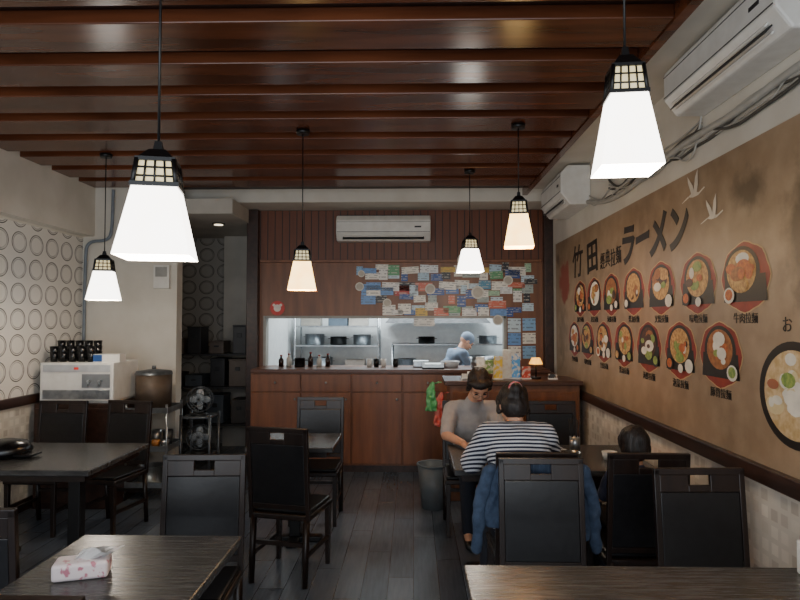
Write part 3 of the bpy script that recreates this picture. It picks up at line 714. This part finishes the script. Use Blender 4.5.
cup(.55,5.78,1.1,.05,.08,WHITE_T,'white cup on the cashier desk'); cup(.68,5.76,1.1,.06,.06,M('brown_bowl','#5a3320',.3),'brown bowl on the cashier desk','bowl')
e=empty('calculator',(.22,6.87,1.125)); B().box((0,0,.03),(.24,.16,.02),Euler((.3,0,0))).done('calculator_body',DK,e,bevel=.004)
B().box((0,.03,.05),(.18,.05,.006),Euler((.3,0,0))).done('screen',M('lcd','#9aa898',.3),e); top(e,'dark calculator lying on the worktop','calculator')
def bag(x,y,z,m,label,s=1):
    k=B(); k.frus(-.3*s,.12*s,-.1*s,.09*s,0,(True,True),.07*s,.05*s); k.frus(-.1*s,.09*s,-.02*s,.03*s,0,(True,True),.05*s,.03*s)
    k.cap((-.04*s,0,-.1*s),(-.01,0,.0),.012,.008); k.cap((.04*s,0,-.1*s),(.01,0,0),.012,.008); k.cap((.0,0,0),(.09,0.0,.01),.007,.007)
    o=remesh('plastic_bag',k,m,.007,2,None,(x,y,z))
    for v in o.data.vertices: v.co+=v.normal*(mn.noise(Vector((v.co.x*34,v.co.y*34,v.co.z*22)))*.022)
    top(o,label,'bag')
bag(.255,5.85,.97,M('bag_pink','#d2483e',.4,c2='#e0887c',scale=18),'pink-red plastic bag hanging at the cashier desk')
bag(.17,5.8,1.07,M('bag_green','#3f9a50',.4,c2='#78c084',scale=18),'green plastic bag hanging at the cashier desk',.85)
e=empty('trash_bin',(.18,5.56,0)); BG=M('grey_bin_plastic','#5c6468',.5)
B().lathe([(0,0),(.105,0),(.14,.38),(.13,.38),(.1,.01),(0,.01)]).done('bin_body',BG,e); B().torus((0,0,.38),.14,.01).done('rim',BG,e); top(e,'round grey plastic waste bin on the floor','trash bin')

# ------------------------------------------------------------ left side: drinks stand, trolley, fans
e=empty('side_cabinet',(-3.0,5.72,0)); B().bb(-.35,.35,-.28,.28,0,.92).done('body',RAIL,e,bevel=.005)
for x in (-.17,.17): 
    d=B().bb(x-.165,x+.165,-.3,-.28,.06,.88).done('door',RAIL,e,bevel=.004); B().cyl((x*.2,-.32,.5),(x*.2,-.3,.5),.012).done('knob',STEEL,d)
top(e,'dark wooden side cabinet under the white dispenser','cabinet')
e=empty('water_dispenser',(-2.98,5.7,.92))
B().bb(-.33,.33,-.25,.25,.02,.36).bb(-.31,.31,-.23,.23,0,.02).done('casing',WHITE_T,e,bevel=.015)
B().bb(-.3,.3,-.256,-.25,.28,.34).done('control_panel',M('panel_grey','#b8bcc0',.4),e)
B().bb(-.3,.3,-.254,-.25,.04,.12).done('drip_grille',STEEL,e)
B().bb(.05,.3,-.255,-.25,.14,.26).done('tap_recess',M('recess_grey','#7c8084',.4),e)
for x in (.12,.22): B().cyl((x,-.29,.2),(x,-.25,.2),.011).cyl((x,-.28,.16),(x,-.28,.2),.008).done('tap',STEEL,e)
B().bb(-.02,.02,-.259,-.255,.3,.32).done('indicator',M('ind_red','#c0281e',.4,em=.5),e)
top(e,'white countertop water dispenser with taps','water dispenser')
BC=M('black_cup_plastic','#101012',.25)
for i in range(5):
    for j in range(2):
        x=-3.26+i*.085; k=B()
        for q in range(3 if j else 2): k.lathe([(0,q*.05),(.028,q*.05),(.038,q*.05+.09),(.034,q*.05+.09),(.0,q*.05+.02)])
        o=k.done('stacked_cups',BC,None,(x,5.58+j*.12,1.28)); top(o,'stack of black plastic cups on the dispenser','cups','stacks of black cups')
top(B().bb(-.12,.12,-.06,.06,0,.07,0).bb(-.121,-.04,-.061,.061,.005,.065,1).done('napkin_pack',[WHITE_T,M('pack_blue','#27508f',.5)],None,(-2.76,5.6,1.28)),'blue and white napkin pack on the dispenser','napkin pack')
TX=-2.46
e=empty('metal_trolley',(TX,5.88,0))
for x in (-.19,.19):
    for yy in (-.18,.18):
        B().cyl((x,yy,.07),(x,yy,.88),.012).done('post',STEEL,e); B().cyl((x-.01,yy,.035),(x+.01,yy,.035),.035).done('caster',BLACK,e)
for z in (.12,.45,.8):
    k=B(); k.bb(-.2,.2,-.19,.19,z,z+.015)
    for s in (-1,1): k.bb(-.2,.2,s*.19-.004,s*.19+.004,z,z+.05).bb(s*.2-.004,s*.2+.004,-.19,.19,z,z+.05)
    k.done('tray',STEEL,e)
top(e,'grey metal three-tier trolley on casters','trolley')
e=empty('tea_urn',(TX,5.86,.816)); B().lathe([(0,0),(.16,0),(.165,.33),(0,.33)]).done('urn_body',M('urn_brown','#54463a',.55,.2),e); B().lathe([(.17,.33),(.16,.36),(.03,.38),(0,.38)]).cyl((0,0,.38),(0,0,.41),.02).done('lid',DSTEEL,e)
B().cyl((0,-.2,.06),(0,-.16,.06),.012).cyl((0,-.195,.03),(0,-.195,.06),.01).done('tap',BLACK,e); top(e,'brown tea urn with steel lid on the trolley','tea urn')
for i in range(4):
    cup(TX-.13+i*.09,5.8,.466,.04,.07,[M('amber','#a56a2a',.3),STEEL][i%2],'small cup on the middle trolley shelf')
for i in range(3):
    cup(TX-.12+i*.11,5.96,.466,.05,.14,[WHITE_T,STEEL,DSTEEL][i],'tall container on the middle trolley shelf')
pot(TX-.02,5.88,.136,.12,.15,STEEL,'steel pot on the bottom trolley shelf')
shelfunit(-2.25,-1.97,6.0,6.28,[.35,.72],'small metal rack holding two electric fans',.74,DSTEEL)
def fan(x,y,z):
    e=empty('electric_fan',(x,y,z)); r=.12; zc=.155
    B().lathe([(0,0),(.085,0),(.075,.02),(0,.025)]).cyl((0,0,.02),(0,.04,zc),.012).done('base',BLACK,e)
    k=B()
    for yy,q in ((-.035,1),(.035,1),(-.05,.55)): k.torus((0,yy,zc),r*q,.004,'Y',seg=28,k=6)
    for i in range(16):
        a=2*pi*i/16; k.cyl((0,-.055,zc),(r*.55*math.cos(a),-.05,zc+r*.55*math.sin(a)),.0018,seg=5).cyl((r*.55*math.cos(a),-.05,zc+r*.55*math.sin(a)),(r*math.cos(a),-.035,zc+r*math.sin(a)),.0018,seg=5).cyl((r*math.cos(a),-.035,zc+r*math.sin(a)),(r*math.cos(a),.035,zc+r*math.sin(a)),.0018,seg=5)
    k.done('guard',DSTEEL,e)
    k=B()
    for i in range(4):
        a=2*pi*i/4; k.ell((r*.48*math.cos(a),0,zc+r*.48*math.sin(a)),(r*.4,.006,r*.3),Euler((.3,-a,0)),seg=14)
    k.cyl((0,-.02,zc),(0,.05,zc),.03).done('blades',M('fan_blade','#9aa2a8',.5),e)
    top(e,'small electric fan with wire guard on a rack','fan')
fan(-2.11,6.13,.72); fan(-2.11,6.13,.35)
shelfunit(-3.1,-1.98,7.5,7.95,[.4,.85,1.25],'metal shelf stacked with dark boxes in the passage',1.5,M('dark_shelf_paint','#26262a',.6))
rr=random.Random(9)
for z in (.4,.85,1.25):
    for i in range(4):
        x=-2.95+i*.27+rr.uniform(-.02,.02); c=rr.choice(['#2e2f33','#3e3a38','#25272c','#5b5048','#49525d']); h=rr.uniform(.1,.34); w=rr.uniform(.08,.115)
        top(B().bb(x-w,x+w,7.58,7.88,z,z+h,0).bb(x-w-.005,x+w+.005,7.575,7.885,z+h,z+h+.02,0).bb(x-.03,x+.03,7.57,7.58,z+h*.6,z+h*.75,1).done('storage_crate',[M('crate'+c,c,.5),DK],bevel=.006),'dark lidded storage crate on the passage shelf','crate','crates on the passage shelf')

# ------------------------------------------------------------ table things
e=empty('tissue_pack',(-1.17,2.2,.75),.3)
TP=M('tissue_wrap','#e4dade',.45,c2='#c07a8c',scale=38,lo=.56,hi=.62)
k=B(); k.box((0,0,.031),(.18,.1,.06)); o=k.done('wrapper',TP,e,bevel=.012); o.modifiers['bevel'].segments=3
k=B()
for q in range(3):
    pts=[(i*.012-.03,math.sin(i*1.1+q)*.012+q*.008-.01) for i in range(9)]
    for i in range(8):
        a,b_=pts[i],pts[i+1]
        k.poly([(a[0],a[1],.058),(b_[0],b_[1],.058),(b_[0]*1.5+.04,b_[1]*2.0,.09+.01*math.sin(i)),(a[0]*1.5+.04,a[1]*2.0,.09+.01*math.sin(i-1))])
k.done('tissue',M('tissue_white','#dcdcdc',.9),e); top(e,'pink and white tissue pack on a dark table','tissue pack')
e=empty('napkin_holder',(1.42,2.2,.75)); B().bb(-.05,.05,-.08,.08,0,.12).done('holder',WHITE_T,e,bevel=.008); B().bb(-.04,.04,-.07,.07,.12,.135).done('napkins',M('napk','#c98a94',.8),e); top(e,'white napkin holder at the table edge','napkin holder')
k=B(); k.lathe([(0,0),(.14,.0),(.16,.04),(.13,.09),(.05,.11),(0,.115)]).box((.16,-.04,.02),(.14,.12,.012))
top(k.done('black_cap',BC,None,(-2.72,4.12,.75)),'black cloth cap resting on the long table','cap')
cup(1.0,3.98,.75,.07,.07,M('steel_bowl','#6f7478',.25,.7),'small dark steel bowl on the occupied table','bowl')
cup(1.28,4.1,.75,.05,.05,WHITE_T,'small white dish on the occupied table','dish')
k=B().box((0,0,.012),(.26,.19,.022)); top(k.done('menu_booklet',[M('menu_print','#23262c',.4,c2='#c8c8c8',scale=30,lo=.5,hi=.55)],None,(.93,4.25,.75),(0,0,.3)),'open dark menu booklet on the occupied table','menu')
e=empty('chopstick_holder',(1.12,4.35,.75)); B().lathe([(0,0),(.035,0),(.035,.1),(.03,.1),(.03,.01),(0,.01)]).done('holder',STEEL,e)
for i in range(7): B().cyl((.015*math.cos(i),.015*math.sin(i),.012),(.04*math.cos(i),.04*math.sin(i),.22),.0035,seg=6).done('chopstick',M('chopstick_black','#1a1414',.4),e)
top(e,'metal holder with dark chopsticks on the occupied table','chopstick holder')
cup(.86,4.02,.75,.05,.08,M('glass_grey','#9aa0a0',.15),'grey drinking cup on the occupied table')

# ------------------------------------------------------------ lights
def area(name,loc,rot,sx,sy,e,c):
    L=bpy.data.lights.new(name,'AREA'); L.shape='RECTANGLE'; L.size=sx; L.size_y=sy; L.energy=e; L.color=c
    o=bpy.data.objects.new(name,L); COL.objects.link(o); o.location=loc; o.rotation_euler=rot; return o
area('kitchen_tube_light',(0,8.5,2.66),(0,0,0),2.4,.8,110,(.9,.97,1))
area('shopfront_daylight',(-.8,-.9,1.6),(pi/2,0,0),4.2,2.2,95,(.88,.94,1))
w=bpy.data.worlds.new('World'); SC.world=w; w.use_nodes=True
w.node_tree.nodes['Background'].inputs[0].default_value=(.65,.75,.9,1); w.node_tree.nodes['Background'].inputs[1].default_value=.4

cam=bpy.data.cameras.new('camera'); co=bpy.data.objects.new('camera',cam); COL.objects.link(co)
co.location=(0,0,1.65); co.rotation_euler=(math.radians(91.94),0,math.radians(1.2)); cam.sensor_width=36; cam.lens=27.9; cam.clip_start=.05
SC.camera=co
